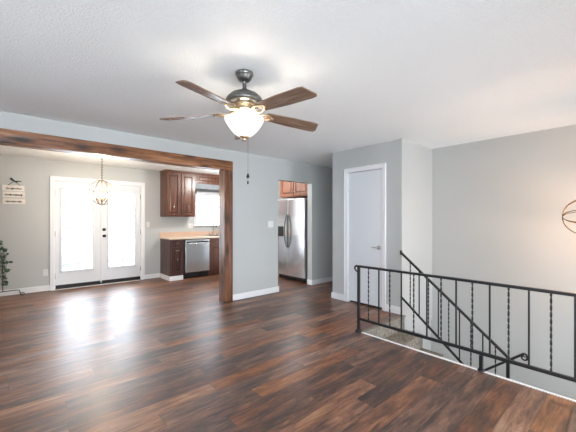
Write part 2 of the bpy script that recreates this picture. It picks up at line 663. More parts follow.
# ------------------------------------------------------------------ french doors
e = thing('door_1', (XW, 1.317, 0), 'white glazed double doors with black knob hardware', 'door', None, 'structure')
c = MB()
c.box(XW, XW + 0.022, 0.485, 0.56, 0, 2.055)
c.box(XW, XW + 0.022, 2.075, 2.15, 0, 2.055)
c.box(XW, XW + 0.022, 0.485, 2.15, 2.055, 2.13)
c.box(XW + 0.022, XW + 0.03, 0.485, 0.503, 0, 2.13)
c.box(XW + 0.022, XW + 0.03, 2.132, 2.15, 0, 2.13)
c.box(XW + 0.022, XW + 0.03, 0.485, 2.15, 2.112, 2.13)
c.build('casing', M['white'], e, 0.004)
c = MB()
c.box(XW - 0.128, XW + 0.004, 0.547, 0.562, 0, 2.063)
c.box(XW - 0.128, XW + 0.004, 2.073, 2.088, 0, 2.063)
c.box(XW - 0.128, XW + 0.004, 0.562, 2.073, 2.045, 2.063)
c.build('jamb', M['white'], e)
MB().box(XW - 0.125, XW + 0.035, 0.565, 2.07, 0.001, 0.022).build('threshold', M['rubber'], e)
MB().box(XW + 0.036, XW + 0.075, 0.50, 2.13, 0.001, 0.012).build('threshold_strip', M['white'], e, 0.004)
LX0, LX1 = XW - 0.055, XW - 0.010
for (ya, yb, ga, gb) in ((0.565, 1.313, 0.668, 1.168), (1.321, 2.07, 1.455, 1.955)):
    l = MB()
    wall_x(l, LX0, LX1, ya, yb, 0.075, 2.042, [(ga, gb, 0.34, 1.89)])
    lf = l.build('door_leaf', M['door_white'], e)
    fr = MB()
    w = 0.032
    for (q0, q1, c0, c1) in ((ga - w, gb + w, 0.34 - w, 0.345), (ga - w, gb + w, 1.885, 1.89 + w), (ga - w, ga + .006, 0.345, 1.885), (gb - .006, gb + w, 0.345, 1.885)):
        fr.cham(LX1, LX1 + 0.016, q0, q1, c0, c1, '+x', 0.008)
    fr.build('glazing_bead', M['door_white'], lf)
    MB().box(LX0 + 0.018, LX0 + 0.024, ga, gb, 0.34, 1.89).build('glass_pane', M['glass'], lf)
    sw = MB().box(LX1 - 0.03, LX1 + 0.004, ya + .004, yb + (.004 if ya < 1 else -.004), 0.024, 0.078)
    part_label(sw.build('door_sweep', M['rubber'], lf), 'black rubber door sweep')
    hy = 0.562 if ya < 1 else 2.072
    for z in (0.25, 1.05, 1.82):
        MB().lathe([(0.008, -0.05), (0.008, 0.05)], (LX1 + 0.012, hy, z), 8).build('hinge', M['chrome'], lf)
    if ya > 1:
        k = MB()
        k.lathe([(0.030, 0), (0.030, 0.008), (0.012, 0.012), (0.012, 0.035), (0.026, 0.045), (0.028, 0.06), (0.018, 0.07), (0, 0.072)], (LX1, 1.37, 0.985), 16, 'X')
        part_label(k.build('knob', M['blk_knob'], lf), 'black door knob')
        k = MB()
        k.lathe([(0.032, 0), (0.032, 0.012), (0.022, 0.02), (0, 0.022)], (LX1, 1.37, 1.115), 16, 'X')
        k.box(LX1 + 0.02, LX1 + 0.04, 1.366, 1.374, 1.10, 1.13)
        part_label(k.build('deadbolt', M['blk_knob'], lf), 'black deadbolt')
        MB().box(LX1, LX1 + 0.012, ya - 0.012, ya + 0.014, 0.08, 2.04).build('astragal', M['door_white'], lf, 0.003)

# ------------------------------------------------------------------ closet door
e = thing('door_2', (-2.78, 4.0, 0), 'white flat closet door with nickel lever', 'door', None, 'structure')
c = MB()
c.box(-3.152, -3.088, 3.982, 4.0, 0, 2.062)
c.box(-2.466, -2.408, 3.982, 4.0, 0, 2.062)
c.box(-3.152, -2.408, 3.982, 4.0, 2.062, 2.128)
c.box(-3.152, -3.136, 3.972, 3.982, 0, 2.128)
c.box(-2.424, -2.408, 3.972, 3.982, 0, 2.128)
c.box(-3.152, -2.408, 3.972, 3.982, 2.112, 2.128)
c.build('casing', M['white'], e, 0.003)
c = MB()
c.box(-3.098, -3.082, 3.996, 4.12, 0, 2.072)
c.box(-2.472, -2.457, 3.996, 4.12, 0, 2.072)
c.box(-3.098, -2.457, 3.996, 4.12, 2.058, 2.073)
c.build('jamb', M['white'], e)
lf = box(-3.078, -2.476, 4.012, 4.048, 0.03, 2.052).build('door_leaf', M['door_white'], e, 0.002)
box(-3.08, -2.474, 4.05, 4.11, 0.001, 2.05).build('dark_gap', M['gap'], e)
k = MB()
k.lathe([(0.030, 0), (0.030, -0.008), (0.012, -0.014), (0.012, -0.04), (0.010, -0.055), (0, -0.056)], (-2.535, 4.012, 0.90), 16, 'Y')
k.tube([(-2.535, 3.964, 0.90), (-2.56, 3.960, 0.902), (-2.60, 3.96, 0.90), (-2.635, 3.963, 0.897)], [0.010, 0.009, 0.008, 0.006], 8)
part_label(k.build('lever', M['chrome'], lf), 'brushed nickel lever')
for z in (0.25, 1.80):
    MB().lathe([(0.008, -0.045), (0.008, 0.045)], (-3.079, 4.004, z), 8).build('hinge', M['white'], lf)

# ------------------------------------------------------------------ timber beam and posts
XF, XBk = XP + 0.03, XPB - 0.03
tag(box(XBk, XF, -0.275, 2.637, 2.105, 2.25).build('wooden_beam', M['beam'], None, 0.006), 'rustic brown timber beam across the top of the wide opening', 'beam')
tag(box(XBk, XF - 0.004, 2.485, 2.637, 0.001, 2.105).build('wooden_post', M['post'], None, 0.006), 'rustic brown timber post at the right end of the beam', 'post')
tag(box(XBk, XF - 0.004, -0.275, -0.122, 0.001, 2.105).build('wooden_post', M['post'], None, 0.006), 'timber post at the left frame edge under the beam', 'post')

# ------------------------------------------------------------------ kitchen window
e = thing('window_1', (XW, 3.77, 1.19), 'white sash kitchen window over the sink', 'window', None, 'structure')
c = MB()
for (q0, q1, c0, c1) in ((3.30, 3.37, 1.16, 2.02), (4.17, 4.24, 1.16, 2.02), (3.30, 4.24, 1.96, 2.02)):
    c.box(XW, XW + 0.02, q0, q1, c0, c1)
c.build('casing', M['white'], e, 0.003)
box(XW - 0.02, XW + 0.06, 3.27, 4.27, 1.165, 1.19).build('sill', M['white'], e, 0.004)
for (c0, c1, xo) in ((1.20, 1.675, 0.0), (1.64, 1.99, -0.03)):
    fr = MB()
    xs = XW - 0.05 + xo
    fr.box(xs - .025, xs, 3.325, 4.215, c0, c0 + 0.035).box(xs - .025, xs, 3.325, 4.215, c1 - 0.05, c1)
    fr.box(xs - .025, xs, 3.325, 3.36, c0, c1).box(xs - .025, xs, 4.18, 4.215, c0, c1)
    f_ = fr.build('sash', M['white'], e)
    box(xs - .015, xs - .01, 3.35, 4.19, c0 + .02, c1 - .02).build('pane', M['glass'], f_)

# ------------------------------------------------------------------ cabinets
def pull(parent, x, y, z, axis='Z', out='x', ln=0.09, mat='chrome', nm='handle'):
    k = MB()
    d = 0.026
    h = ln / 2
    if out == 'x':
        if axis == 'Z':
            pts = [(x, y, z - h), (x + d, y, z - h * .7), (x + d * 1.1, y, z), (x + d, y, z + h * .7), (x, y, z + h)]
        else:
            pts = [(x, y - h, z), (x + d, y - h * .7, z), (x + d * 1.1, y, z), (x + d, y + h * .7, z), (x, y + h, z)]
    else:
        pts = [(x, y, z - h), (x, y - d, z - h * .7), (x, y - d * 1.1, z), (x, y - d, z + h * .7), (x, y, z + h)]
    k.tube(pts, 0.0075, 8)
    return part_label(k.build(nm, M[mat], parent), 'brushed nickel pull')


def panel_door(parent, name, x, ya, yb, za, zb, mat, fw=0.055):
    """raised panel door facing +X with front at x"""
    m = MB()
    t = 0.02
    m.box(x - t, x, ya, ya + fw, za, zb).box(x - t, x, yb - fw, yb, za, zb)
    m.box(x - t, x, ya + fw, yb - fw, za, za + fw).box(x - t, x, ya + fw, yb - fw, zb - fw, zb)
    d = m.build(name, mat, parent, 0.003)
    p = MB()
    p.box(x - t, x - 0.012, ya + fw, yb - fw, za + fw, zb - fw)
    part_label(p.build('panel_groove', M['cab_groove'], d), 'dark recessed groove')
    p = MB()
    g = 0.014
    p.cham(x - 0.012, x - 0.001, ya + fw + g, yb - fw - g, za + fw + g, zb - fw - g, '+x', 0.014)
    p.build('raised_panel', mat, d)
    return d


# base cabinet left of the dishwasher
XBF = -6.65
e = thing('base_cabinet', (XBF - 0.3, 2.64, 0), 'dark cherry base cabinet left of the dishwasher with one drawer and door', 'cabinet')
box(XW + 0.002, XBF - 0.02, 2.492, 2.79, 0.001, 0.885).build('body', M['cab_dark'], e, 0.002)
box(XBF - 0.02, XBF - 0.001, 2.492, 2.79, 0.105, 0.885).build('face_frame', M['cab_dark'], e, 0.002)
d = box(XBF, XBF + 0.02, 2.515, 2.765, 0.745, 0.865).build('drawer', M['cab_dark'], e, 0.006)
pull(d, XBF + 0.02, 2.64, 0.805, 'Y', ln=0.05, nm='knob')
d = panel_door(e, 'door', XBF + 0.02, 2.515, 2.765, 0.14, 0.72, M['cab_dark'])
pull(d, XBF + 0.022, 2.64, 0.44, 'Z', ln=0.11)
for i, (ya, yb, lab) in enumerate(((3.415, 4.25, 'cherry base cabinet under the sink, partly behind the timber post'), (4.26, 5.22, 'cherry base cabinet at the kitchen end, right of the sink cabinet'))):
    e = thing('base_cabinet', (XBF - 0.3, (ya + yb) / 2, 0), lab, 'cabinet')
    box(XW + 0.002, XBF - 0.08, ya, yb, 0.001, 0.1).box(XW + 0.002, XBF - 0.02, ya, yb, 0.1, 0.12).box(XBF - 0.02, XBF - 0.001, ya, yb, 0.1, 0.885).box(XW + 0.002, XBF - 0.02, ya, ya + 0.02, 0.12, 0.885).box(XW + 0.002, XBF - 0.02, yb - 0.02, yb, 0.12, 0.885).build('body', M['cab'], e, 0.002)
    mid = (ya + yb) / 2
    for (a, b_) in ((ya + .02, mid - .01), (mid + .01, yb - .02)):
        d = box(XBF, XBF + 0.02, a, b_, 0.745, 0.865).build('drawer', M['cab'], e, 0.006)
        d = panel_door(e, 'door', XBF + 0.02, a, b_, 0.14, 0.72, M['cab'])
        pull(d, XBF + 0.022, (b_ - .03) if a < mid - .1 else (a + .03), 0.6, 'Z')

# dishwasher
e = thing('dishwasher', (XBF - 0.3, 3.10, 0), 'stainless steel dishwasher with black toe kick between the base cabinets', 'dishwasher')
part_label(box(XW + 0.1, XBF - 0.005, 2.795, 3.41, 0.13, 0.883).build('housing', M['black'], e, 0.002), 'black housing')
part_label(box(XW + 0.1, XBF - 0.05, 2.80, 3.405, 0.001, 0.13).build('toe_kick', M['black'], e), 'black toe kick')
d = MB()
d.box(XBF - 0.004, XBF + 0.028, 2.825, 3.40, 0.145, 0.80)
d.box(XBF - 0.004, XBF + 0.036, 2.825, 3.40, 0.825, 0.872)
d.box(XBF - 0.004, XBF + 0.010, 2.825, 3.40, 0.80, 0.825)
dd = d.build('door', M['steel'], e, 0.004)
h = MB()
h.tube([(XBF + 0.028, 2.86, 0.80), (XBF + 0.058, 2.88, 0.79), (XBF + 0.066, 3.11, 0.785), (XBF + 0.058, 3.345, 0.79), (XBF + 0.028, 3.365, 0.80)], 0.009, 8)
part_label(h.build('handle', M['steel'], dd), 'steel bar handle')
part_label(box(XBF + 0.010, XBF + 0.020, 2.86, 3.365, 0.802, 0.823).build('handle_recess', M['gap'], dd), 'black recess behind the handle')

# countertop
e = thing('countertop', (XBF - 0.3, 3.8, 0.89), 'cream laminate countertop with peach backsplash over the base cabinets', 'countertop')
c = MB()
c.box(XW + 0.001, XBF + 0.035, 2.475, 3.50, 0.888, 0.926)
c.box(XW + 0.001, XW + 0.13, 3.50, 4.15, 0.888, 0.926).box(-6.76, XBF + 0.035, 3.50, 4.15, 0.888, 0.926)
c.box(XW + 0.001, XBF + 0.035, 4.15, 5.245, 0.888, 0.926)
c.build('worktop', M['counter'], e, 0.006)
part_label(box(XW + 0.001, XW + 0.022, 2.475, 5.245, 0.926, 1.03).build('backsplash', M['splash'], e, 0.004), 'peach backsplash strip')
e2 = thing('sink', (-6.94, 3.82, 0.93), 'stainless sink set in the countertop below the kitchen window', 'sink')
s_ = MB()
for b_ in ((-7.13, -6.75, 3.49, 3.52), (-7.13, -6.75, 4.13, 4.16), (-7.13, -7.10, 3.49, 4.16), (-6.78, -6.75, 3.49, 4.16)):
    s_.box(*b_, 0.927, 0.933)
s_.build('rim', M['steel'], e2, 0.002)
s_ = MB()
s_.box(-7.112, -6.768, 3.508, 4.142, 0.76, 0.77)
s_.box(-7.112, -7.106, 3.508, 4.142, 0.77, 0.927).box(-6.774, -6.768, 3.508, 4.142, 0.77, 0.927)
s_.box(-7.106, -6.774, 3.508, 3.514, 0.77, 0.927).box(-7.106, -6.774, 4.136, 4.142, 0.77, 0.927)
s_.build('basin', M['steel'], e2)
e = thing('faucet', (-7.165, 3.78, 0.926), 'tall chrome gooseneck faucet at the kitchen window', 'faucet')
k = MB()
k.lathe([(0.028, 0.927), (0.026, 0.94), (0.014, 0.955), (0.012, 1.0)], (-7.165, 3.78, 0), 12)
pts = [(-7.165, 3.78, 0.98), (-7.165, 3.78, 1.17)]
for q in range(9):
    th = PI * q / 8
    pts.append((-7.165 + 0.075 - 0.075 * math.cos(th), 3.78, 1.19 + 0.075 * math.sin(th)))
pts.append((-7.015, 3.78, 1.12))
k.tube(pts, 0.011, 8)
k.build('spout', M['chrome'], e)
for s in (-1, 1):
    k = MB()
    k.lathe([(0.02, 0.927), (0.016, 0.96), (0.008, 0.97)], (-7.165, 3.78 + s * 0.10, 0), 10)
    k.tube([(-7.165, 3.78 + s * 0.10, 0.968), (-7.165, 3.78 + s * 0.14, 0.985)], 0.006, 6)
    k.build('handle', M['chrome'], e)

# upper cabinets
XU = -6.93
e = thing('wall_cabinet', (XU - 0.15, 2.84, 1.39), 'cherry double door wall cabinet left of the kitchen window', 'cabinet')
box(XW + 0.002, XU, 2.49, 3.19, 1.39, 2.395).build('body', M['cab'], e, 0.003)
MB().box(XW + 0.002, XU + 0.03, 2.478, 3.19, 2.395, 2.426).build('top_moulding', M['cab'], e, 0.006)
for (a, b_, hy) in ((2.515, 2.825, 2.79), (2.855, 3.165, 2.89)):
    d = panel_door(e, 'door', XU + 0.021, a, b_, 1.415, 2.37, M['cab'])
    pull(d, XU + 0.022, (a + b_) / 2, 1.60, 'Z', ln=0.12)
e = thing('wall_cabinet', (XU - 0.15, 3.72, 2.2), 'short cherry wall cabinet above the kitchen window', 'cabinet')
box(XW + 0.002, XU, 3.192, 4.32, 2.18, 2.395).build('body', M['cab'], e, 0.003)
MB().box(XW + 0.002, XU + 0.03, 3.192, 4.33, 2.395, 2.426).build('top_moulding', M['cab'], e, 0.006)
for (a, b_) in ((3.235, 3.745), (3.765, 4.28)):
    panel_door(e, 'door', XU + 0.021, a, b_, 2.205, 2.375, M['cab'], 0.03)
# scalloped valance
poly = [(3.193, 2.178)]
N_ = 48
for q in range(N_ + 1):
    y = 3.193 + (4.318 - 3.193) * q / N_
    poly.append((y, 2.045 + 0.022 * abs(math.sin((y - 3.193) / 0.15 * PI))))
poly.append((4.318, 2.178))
tag(MB().prism(poly[::-1], XU - 0.02, XU, 'X').build('valance', M['valance'], None, 0), 'scalloped wood valance board in painted glare grey above the kitchen window', 'valance')
e = thing('wall_cabinet', (XU - 0.15, 4.8, 1.39), 'cherry wall cabinet right of the kitchen window, hidden by the wall', 'cabinet')
box(XW + 0.002, XU, 4.332, 5.24, 1.39, 2.395).build('body', M['cab'], e, 0.003)
for (a, b_) in ((4.35, 4.77), (4.79, 5.22)):
    panel_door(e, 'door', XU + 0.021, a, b_, 1.415, 2.37, M['cab'])

# ------------------------------------------------------------------ refrigerator
FY = 4.49
e = thing('refrigerator', (-4.99, 4.85, 0), 'stainless side by side refrigerator seen through the kitchen doorway', 'refrigerator')
part_label(box(-5.435, -4.535, FY + 0.035, 5.22, 0.02, 1.755).build('cabinet_body', M['fridge_side'], e, 0.006), 'dark grey side panels')
part_label(box(-5.43, -4.54, FY + 0.02, FY + 0.035, 0.02, 0.09).build('kick_grille', M['black'], e), 'black kick grille')
for nm, (a, b_) in (('freezer_door', (-5.435, -5.062)), ('fridge_door', (-5.052, -4.535))):
    dr = box(a, b_, FY - 0.045, FY + 0.028, 0.10, 1.765).build(nm, M['steel'], e, 0.012, )
    hx = -5.085 if nm == 'freezer_door' else -5.028
    hd = MB()
    z0, z1 = 0.72, 1.42
    pts = []
    for q in range(13):
        u = q / 12
        pts.append((hx + (-1 if nm == 'freezer_door' else 1) * 0.030 * (math.sin(PI * u) - 0.35), FY - 0.045 - 0.055 * math.sin(PI * u) ** 0.5, z0 + (z1 - z0) * u))
    hd.tube(pts, 0.013, 8)
    part_label(hd.build('handle', M['fridge_side'], dr), 'dark grey curved handle')
    if nm == 'freezer_door':
        ds = MB().box(-5.40, -5.20, FY - 0.050, FY - 0.044, 0.95, 1.17)
        part_label(ds.build('dispenser', M['black'], dr), 'black water dispenser')
    MB().box((a + b_) / 2 - 0.03, (a + b_) / 2 + 0.03, FY, FY + 0.06, 1.766, 1.785).build('hinge_cover', M['fridge_side'], dr)
for x in (-5.40, -4.57):
    MB().lathe([(0.02, 0.001), (0.02, 0.03)], (x, FY + 0.06, 0), 10).build('foot', M['black'], e)

e = thing('wall_cabinet', (-4.99, 4.85, 1.82), 'honey brown double door cabinet above the refrigerator', 'cabinet')
CY = 4.56
box(-5.44, -4.505, CY, 5.24, 1.82, 2.40).build('body', M['cab_orange'], e, 0.003)
for (a, b_, hx) in ((-5.425, -4.985, -5.02), (-4.965, -4.52, -4.93)):
    m = MB()
    fw = 0.055
    za, zb = 1.84, 2.38
    for bb in ((a, a + fw, za, zb), (b_ - fw, b_, za, zb), (a + fw, b_ - fw, za, za + fw), (a + fw, b_ - fw, zb - fw, zb)):
        m.box(bb[0], bb[1], CY - 0.021, CY - 0.001, bb[2], bb[3])
    d = m.build('door', M['cab_orange'], e, 0.003)
    MB().box(a + fw, b_ - fw, CY - 0.008, CY - 0.001, za + fw, zb - fw).build('panel_groove', M['cab_groove'], d)
    MB().cham(a + fw + .014, b_ - fw - .014, CY - 0.020, CY - 0.008, za + fw + .014, zb - fw - .014, '-y', 0.014).build('raised_panel', M['cab_orange'], d)
    pull(d, hx, CY - 0.021, 1.93, 'Z', 'y', 0.08)

# ------------------------------------------------------------------ switches and outlets
def wall_plate(name, x, y, z, label, cat, gang=1, kind='switch'):
    e = thing(name, (x, y, z), label, cat)
    w = 0.036 + 0.023 * (gang - 1)
    box(x + 0.0005, x + 0.007, y - w, y + w, z - 0.058, z + 0.058).build('cover_plate', M['plate'], e, 0.002)
    for g in range(gang):
        yy = y + (g - (gang - 1) / 2) * 0.046
        if kind == 'switch':
            MB().box(x + 0.007, x + 0.010, yy - .006, yy + .006, z - .012, z + .012).box(x + 0.01, x + 0.018, yy - .004, yy + .004, z, z + .01).build('toggle', M['plate'], e)
        else:
            for zz in (-0.02, 0.02):
                s = MB().lathe([(0.0165, 0.007), (0.0165, 0.009), (0, 0.009)], (x, yy, z + zz), 12, 'X').build('socket', M['plate'], e)
                MB().box(x + .009, x + .0095, yy - .007, yy - .005, z + zz - .004, z + zz + .006).box(x + .009, x + .0095, yy + .005, yy + .007, z + zz - .004, z + zz + .006).build('slot', M['slot'], s)


wall_plate('light_switch', XP, 3.43, 1.235, 'white double light switch on the wall left of the kitchen doorway', 'light switch', 2)
wall_plate('light_switch', XW, 2.225, 1.21, 'white light switch on the wall just right of the double doors', 'light switch')
wall_plate('wall_outlet', XW, 0.425, 0.34, 'white outlet low on the wall left of the double doors', 'outlet', 1, 'outlet')
wall_plate('wall_outlet', XW, 3.22, 1.17, 'white outlet above the counter, left of the kitchen window sill', 'outlet', 2, 'outlet')

# ------------------------------------------------------------------ hanging sign
e = thing('wall_sign', (XW, -0.02, 1.58), 'whitewashed three board sign with handwriting hanging from twine by a sprig', 'sign')
SX = XW + 0.002
random.seed(3)
for k, zc in enumerate((1.865, 1.755, 1.640)):
    b_ = box(SX, SX + 0.014, -0.165 + 0.003 * k, 0.128 + 0.004 * k, zc - 0.050, zc + 0.050).build('board', M['signboard'], e, 0.002)
    t = MB()
    nseg = (26, 34, 30)[k]
    y0, y1 = ((-0.12, 0.09), (-0.13, 0.10), (-0.13, 0.09))[k]
    run = []
    for q in range(nseg * 4):
        u = q / (nseg * 4 - 1)
        amp = 0.010 + 0.010 * (math.sin(u * 19 + k * 2) > 0.6)
        run.append((SX + 0.0155, y0 + (y1 - y0) * u + 0.004 * math.sin(q * 1.57), zc - 0.008 + amp * math.sin(q * 0.9 + math.sin(u * 40))))
        if random.random() < 0.07:
            if len(run) > 2:
                t.tube(run, 0.0030, 4)
            run = []
    if len(run) > 2:
        t.tube(run, 0.0030, 4)
    part_label(t.build('handwriting', M['ink'], b_), 'dark script strokes')
k = MB()
k.tube([(SX + .01, -0.10, 1.905), (SX + .012, -0.01, 1.99), (SX + .01, 0.08, 1.905)], 0.004, 6)
part_label(k.build('twine', M['ink'], e), 'dark hanging twine')
k = MB()
k.tube([(SX + .016, -0.06, 2.035), (SX + .018, -0.03, 2.0), (SX + .018, 0.0, 1.988), (SX + .018, 0.05, 1.99), (SX + .016, 0.09, 1.995)], [0.012, 0.008, 0.008, 0.009, 0.004], 6)
k.tube([(SX + .016, -0.045, 2.05), (SX + .018, 0.0, 1.985), (SX + .018, 0.035, 1.965)], [0.004, 0.007, 0.003], 6)
part_label(k.build('sprig', M['ink'], e), 'dark twig bow')

# ------------------------------------------------------------------ plant on iron stand
PXs, PYs = -7.08, -0.30
e = thing('plant_stand', (PXs, PYs, 0), 'black wrought iron plant stand with scrolled feet by the left frame edge', 'plant stand')
for (sx, sy) in ((0.0, 1), (0.0, -1)):
    k = MB()
    pts = [(PXs, PYs + sy * 0.02, 0.10), (PXs, PYs + sy * 0.33, 0.105), (PXs, PYs + sy * 0.355, 0.10), (PXs, PYs + sy * 0.365, 0.06), (PXs, PYs + sy * 0.375, 0.02)]
    for q in range(9):
        th = -PI / 2 + q / 8 * 1.5 * PI
        pts.append((PXs, PYs + sy * (0.40 + 0.022 * math.cos(th)), 0.03 + 0.022 * math.sin(th)))
    k.tube(pts, 0.007, 6)
    k.build('foot', M['iron'], e)
k = MB()
k.tube([(PXs + 0.02, PYs - .02, 0.10), (PXs + 0.14, PYs - .02, 0.10), (PXs + 0.15, PYs - .02, 0.008)], 0.007, 6)
k.tube([(PXs + 0.02, PYs + .03, 0.10), (PXs + 0.14, PYs + .03, 0.10), (PXs + 0.15, PYs + .03, 0.008)], 0.007, 6)
k.build('foot', M['iron'], e)
k = MB()
k.tube([(PXs, PYs, 0.095), (PXs, PYs, 0.80)], 0.010, 8)
k.tube([(PXs, PYs + .145, 0.10), (PXs, PYs + .145, 0.60), (PXs, PYs + .10, 0.78), (PXs, PYs + .09, 0.805)], 0.006, 6)
k.build('pole', M['iron'], e)
k = MB()
k.lathe([(0.0, 0.80), (0.10, 0.80), (0.115, 0.82), (0.11, 0.82), (0.095, 0.808), (0, 0.808)], (PXs, PYs, 0), 20)
k.build('tray', M['iron'], e)
e = thing('potted_plant', (PXs, PYs, 0.81), 'trailing eucalyptus plant with round dark green leaves on the iron stand', 'plant')
k = MB()
k.lathe([(0.06, 0.821), (0.08, 0.95), (0.085, 0.955), (0.078, 0.95), (0.0, 0.94)], (PXs, PYs, 0), 20)
part_label(k.build('pot', M['iron'], e), 'black pot')
random.seed(11)
lv, stm = MB(), MB()
for s in range(6):
    a = random.uniform(1.2, 1.9)
    R_ = random.uniform(0.09, 0.19)
    z = 0.96
    pts = [(PXs, PYs, 0.94)]
    ln = random.uniform(0.6, 0.9)
    for q in range(1, 9):
        u = q / 8
        rr = 0.02 + R_ * min(1, u * 2.2)
        zz = 0.91 + 0.02 * math.sin(min(1, u * 2) * PI) - max(0, u - 0.25) * ln
        pts.append((PXs + rr * math.cos(a) + random.uniform(-.008, .008), PYs + rr * math.sin(a) + random.uniform(-.01, .01), zz))
    stm.tube(pts, 0.0025, 4)
    for q in range(2, 9):
        for sd in range(2):
            p = Vector(pts[q]) + Vector([random.uniform(-.02, .02) for _ in range(3)])
            t = random.uniform(0, 2 * PI)
            d1 = Vector((math.cos(t) * .5, math.sin(t), random.uniform(-.7, .3))).normalized()
            d2 = d1.cross(Vector((random.uniform(-1, 1), random.uniform(-1, 1), random.uniform(-1, 1)))).normalized()
            L_ = random.uniform(0.048, 0.072)
            w_ = L_ * 0.42
            lv.add([p, p + d1 * L_ * .3 + d2 * w_ * .8, p + d1 * L_ * .65 + d2 * w_, p + d1 * L_, p + d1 * L_ * .65 - d2 * w_, p + d1 * L_ * .3 - d2 * w_ * .8], [(0, 1, 2, 3, 4, 5)])
stm.build('stems', M['leaf'], e)
part_label(lv.build('foliage', M['leaf'], e), 'round dark green leaves')

# ------------------------------------------------------------------ stairs
e = thing('staircase', (-1.5, 3.5, -1.2), 'beige carpeted stairs descending behind the iron railing', 'stairs')
RIS, RUN = 0.18, 0.25
for k in range(5):
    x0 = -2.13 + RUN * k
    z = -RIS * (k + 1)
    m = MB()
    m.box(x0, x0 + RUN + 0.0, YE + 0.006, 3.985, z - 0.35, z)
    m.box(x0, x0 + 0.012, YE + 0.006, 3.985, z, z + RIS - 0.004)
    m.box(x0 + RUN, x0 + RUN + 0.02, YE + 0.006, 3.985, z - 0.035, z)
    m.build('carpeted_step', M['carpet'], e, 0.008)
for k in range(5):
    x1 = -0.75 - RUN * k
    z = -1.08 - 0.22 * (k + 1)
    MB().box(x1 - RUN, x1, 4.03, YB - 0.005, max(z - 0.3, -2.4), z).build('carpeted_step', M['carpet'], e, 0.008)
MB().box(-0.88, 1.99, YE + 0.006, YB - 0.005, -1.3, -1.08).build('landing', M['carpet'], e)
tag(box(-2.165, -2.10, 4.0 - 0.965, 3.99, -0.004, 0.006).build('carpet_edge', M['carpet'], None, 0.002), 'carpeted nosing where the plank floor meets the stairs', 'carpet')


# ------------------------------------------------------------------ iron railings
def line_pts(a, b, n):
    a, b = Vector(a), Vector(b)
    return [a + (b - a) * (k / n) for k in range(n + 1)]


def plain_bar(x, y, z0, z1):
    return MB().box(x - .006, x + .006, y - .006, y + .006, z0, z1)


def twisted_bar(x, y, z0, z1):
    n = max(8, int((z1 - z0) / 0.006))
    return MB().tube(line_pts((x, y, z0), (x, y, z1), n), 0.0070, sq=True, twist=9.5, flat=0.5)


RY = 3.025
e = thing('stair_guard_railing', (-2.18, RY, 0), 'black wrought iron guard railing along the floor edge with plain and twisted bars', 'railing')
t = MB()
t.box(-2.19, 1.99, RY - .019, RY + .019, 0.752, 0.776)
t.build('top_rail', M['iron'], e, 0.006)
t = MB()
pts = [(-2.19, RY, 0.764), (-2.212, RY, 0.765), (-2.228, RY, 0.757), (-2.236, RY, 0.742), (-2.232, RY, 0.724), (-2.218, RY, 0.708), (-2.198, RY, 0.695)]
t.tube(pts, [0.012, 0.012, 0.011, 0.010, 0.009, 0.008, 0.006], 8)
part_label(t.build('rail_curl', M['iron'], e), 'curled rail end')
MB().box(-2.18, 1.99, RY - .013, RY + .013, 0.138, 0.166).build('bottom_rail', M['iron'], e, 0.004)


def post(x, y, z0, z1, parent, fs=1.0, r=0.014):
    p = MB().box(x - r, x + r, y - r, y + r, z0, z1).build('post', M['iron'], parent, 0.002)
    if fs:
        MB().lathe([(0.048 * fs, z0), (0.046 * fs, z0 + .008), (0.026 * fs, z0 + .022), (0.018, z0 + .034 * fs)], (x, y, 0), 16).build('post_foot', M['iron'], p)


post(-2.18, RY, 0.001, 0.752, e)
post(-0.905, RY - 0.008, 0.007, 0.138, e, 0.62)
post(0.40, RY - 0.008, 0.007, 0.138, e, 0.62)
post(1.70, RY - 0.008, 0.007, 0.138, e, 0.62)
base = {}
bx = -2.18 + 0.1335
i = 0
while bx < 1.95:
    kind = 'twist' if i % 2 == 0 else 'plain'
    if kind not in base:
        mb = twisted_bar(bx, RY, 0.166, 0.752) if kind == 'twist' else plain_bar(bx, RY, 0.166, 0.752)
        o = mb.build('twisted_baluster' if kind == 'twist' else 'plain_baluster', M['iron'], e)
        base[kind] = (o, bx)
    else:
        o0, x0 = base[kind]
        o = o0.copy()
        o.location = (bx - x0, 0, 0)
        COL.objects.link(o)
    i += 1
    bx = -2.18 + 0.1337 * (i + 1)

SY = 4.0 - 0.03
e = thing('stair_handrail', (-0.93, SY, -1.2), 'black iron handrail sloping down the stairs behind the guard railing', 'railing')
SL = 0.838


def ztop(x):
    return 0.862 - SL * (x + 2.166)


def zbot(x):
    return 0.258 - SL * (x + 2.166)


XN = -0.936
t = MB()
t.tube([(-2.16, SY, ztop(-2.16)), (XN + .0, SY, ztop(XN))], 0.017, sq=True, flat=0.7)
t.build('handrail', M['iron'], e, 0.004)
t = MB()
t.tube([(-2.166, SY, zbot(-2.166)), (XN, SY, zbot(XN))], 0.011, sq=True)
t.build('bottom_rail', M['iron'], e)
MB().box(-2.172, -2.155, SY - 0.02, SY + 0.02, ztop(-2.166) - 0.03, ztop(-2.166) + 0.03).build('wall_flange', M['iron'], e, 0.003)
MB().box(XN - .015, XN + .015, SY - .015, SY + .015, -1.079, ztop(XN) + 0.015).build('newel', M['iron'], e, 0.002)
k = MB()
pts = []
for q in range(13):
    th = PI / 2 - q / 12 * 1.6 * PI
    pts.append((XN + 0.03 + 0.022 * math.cos(th), SY, ztop(XN) - 0.022 + 0.022 * math.sin(th)))
k.tube(pts, 0.006, 6)
part_label(k.build('rail_curl', M['iron'], e), 'curled rail end')
for k in range(1, 10):
    x = -2.155 + 0.1225 * k
    if k % 2:
        twisted_bar(x, SY, zbot(x), ztop(x)).build('twisted_baluster', M['iron'], e)
    else:
        plain_bar(x, SY, zbot(x), ztop(x)).build('plain_baluster', M['iron'], e)

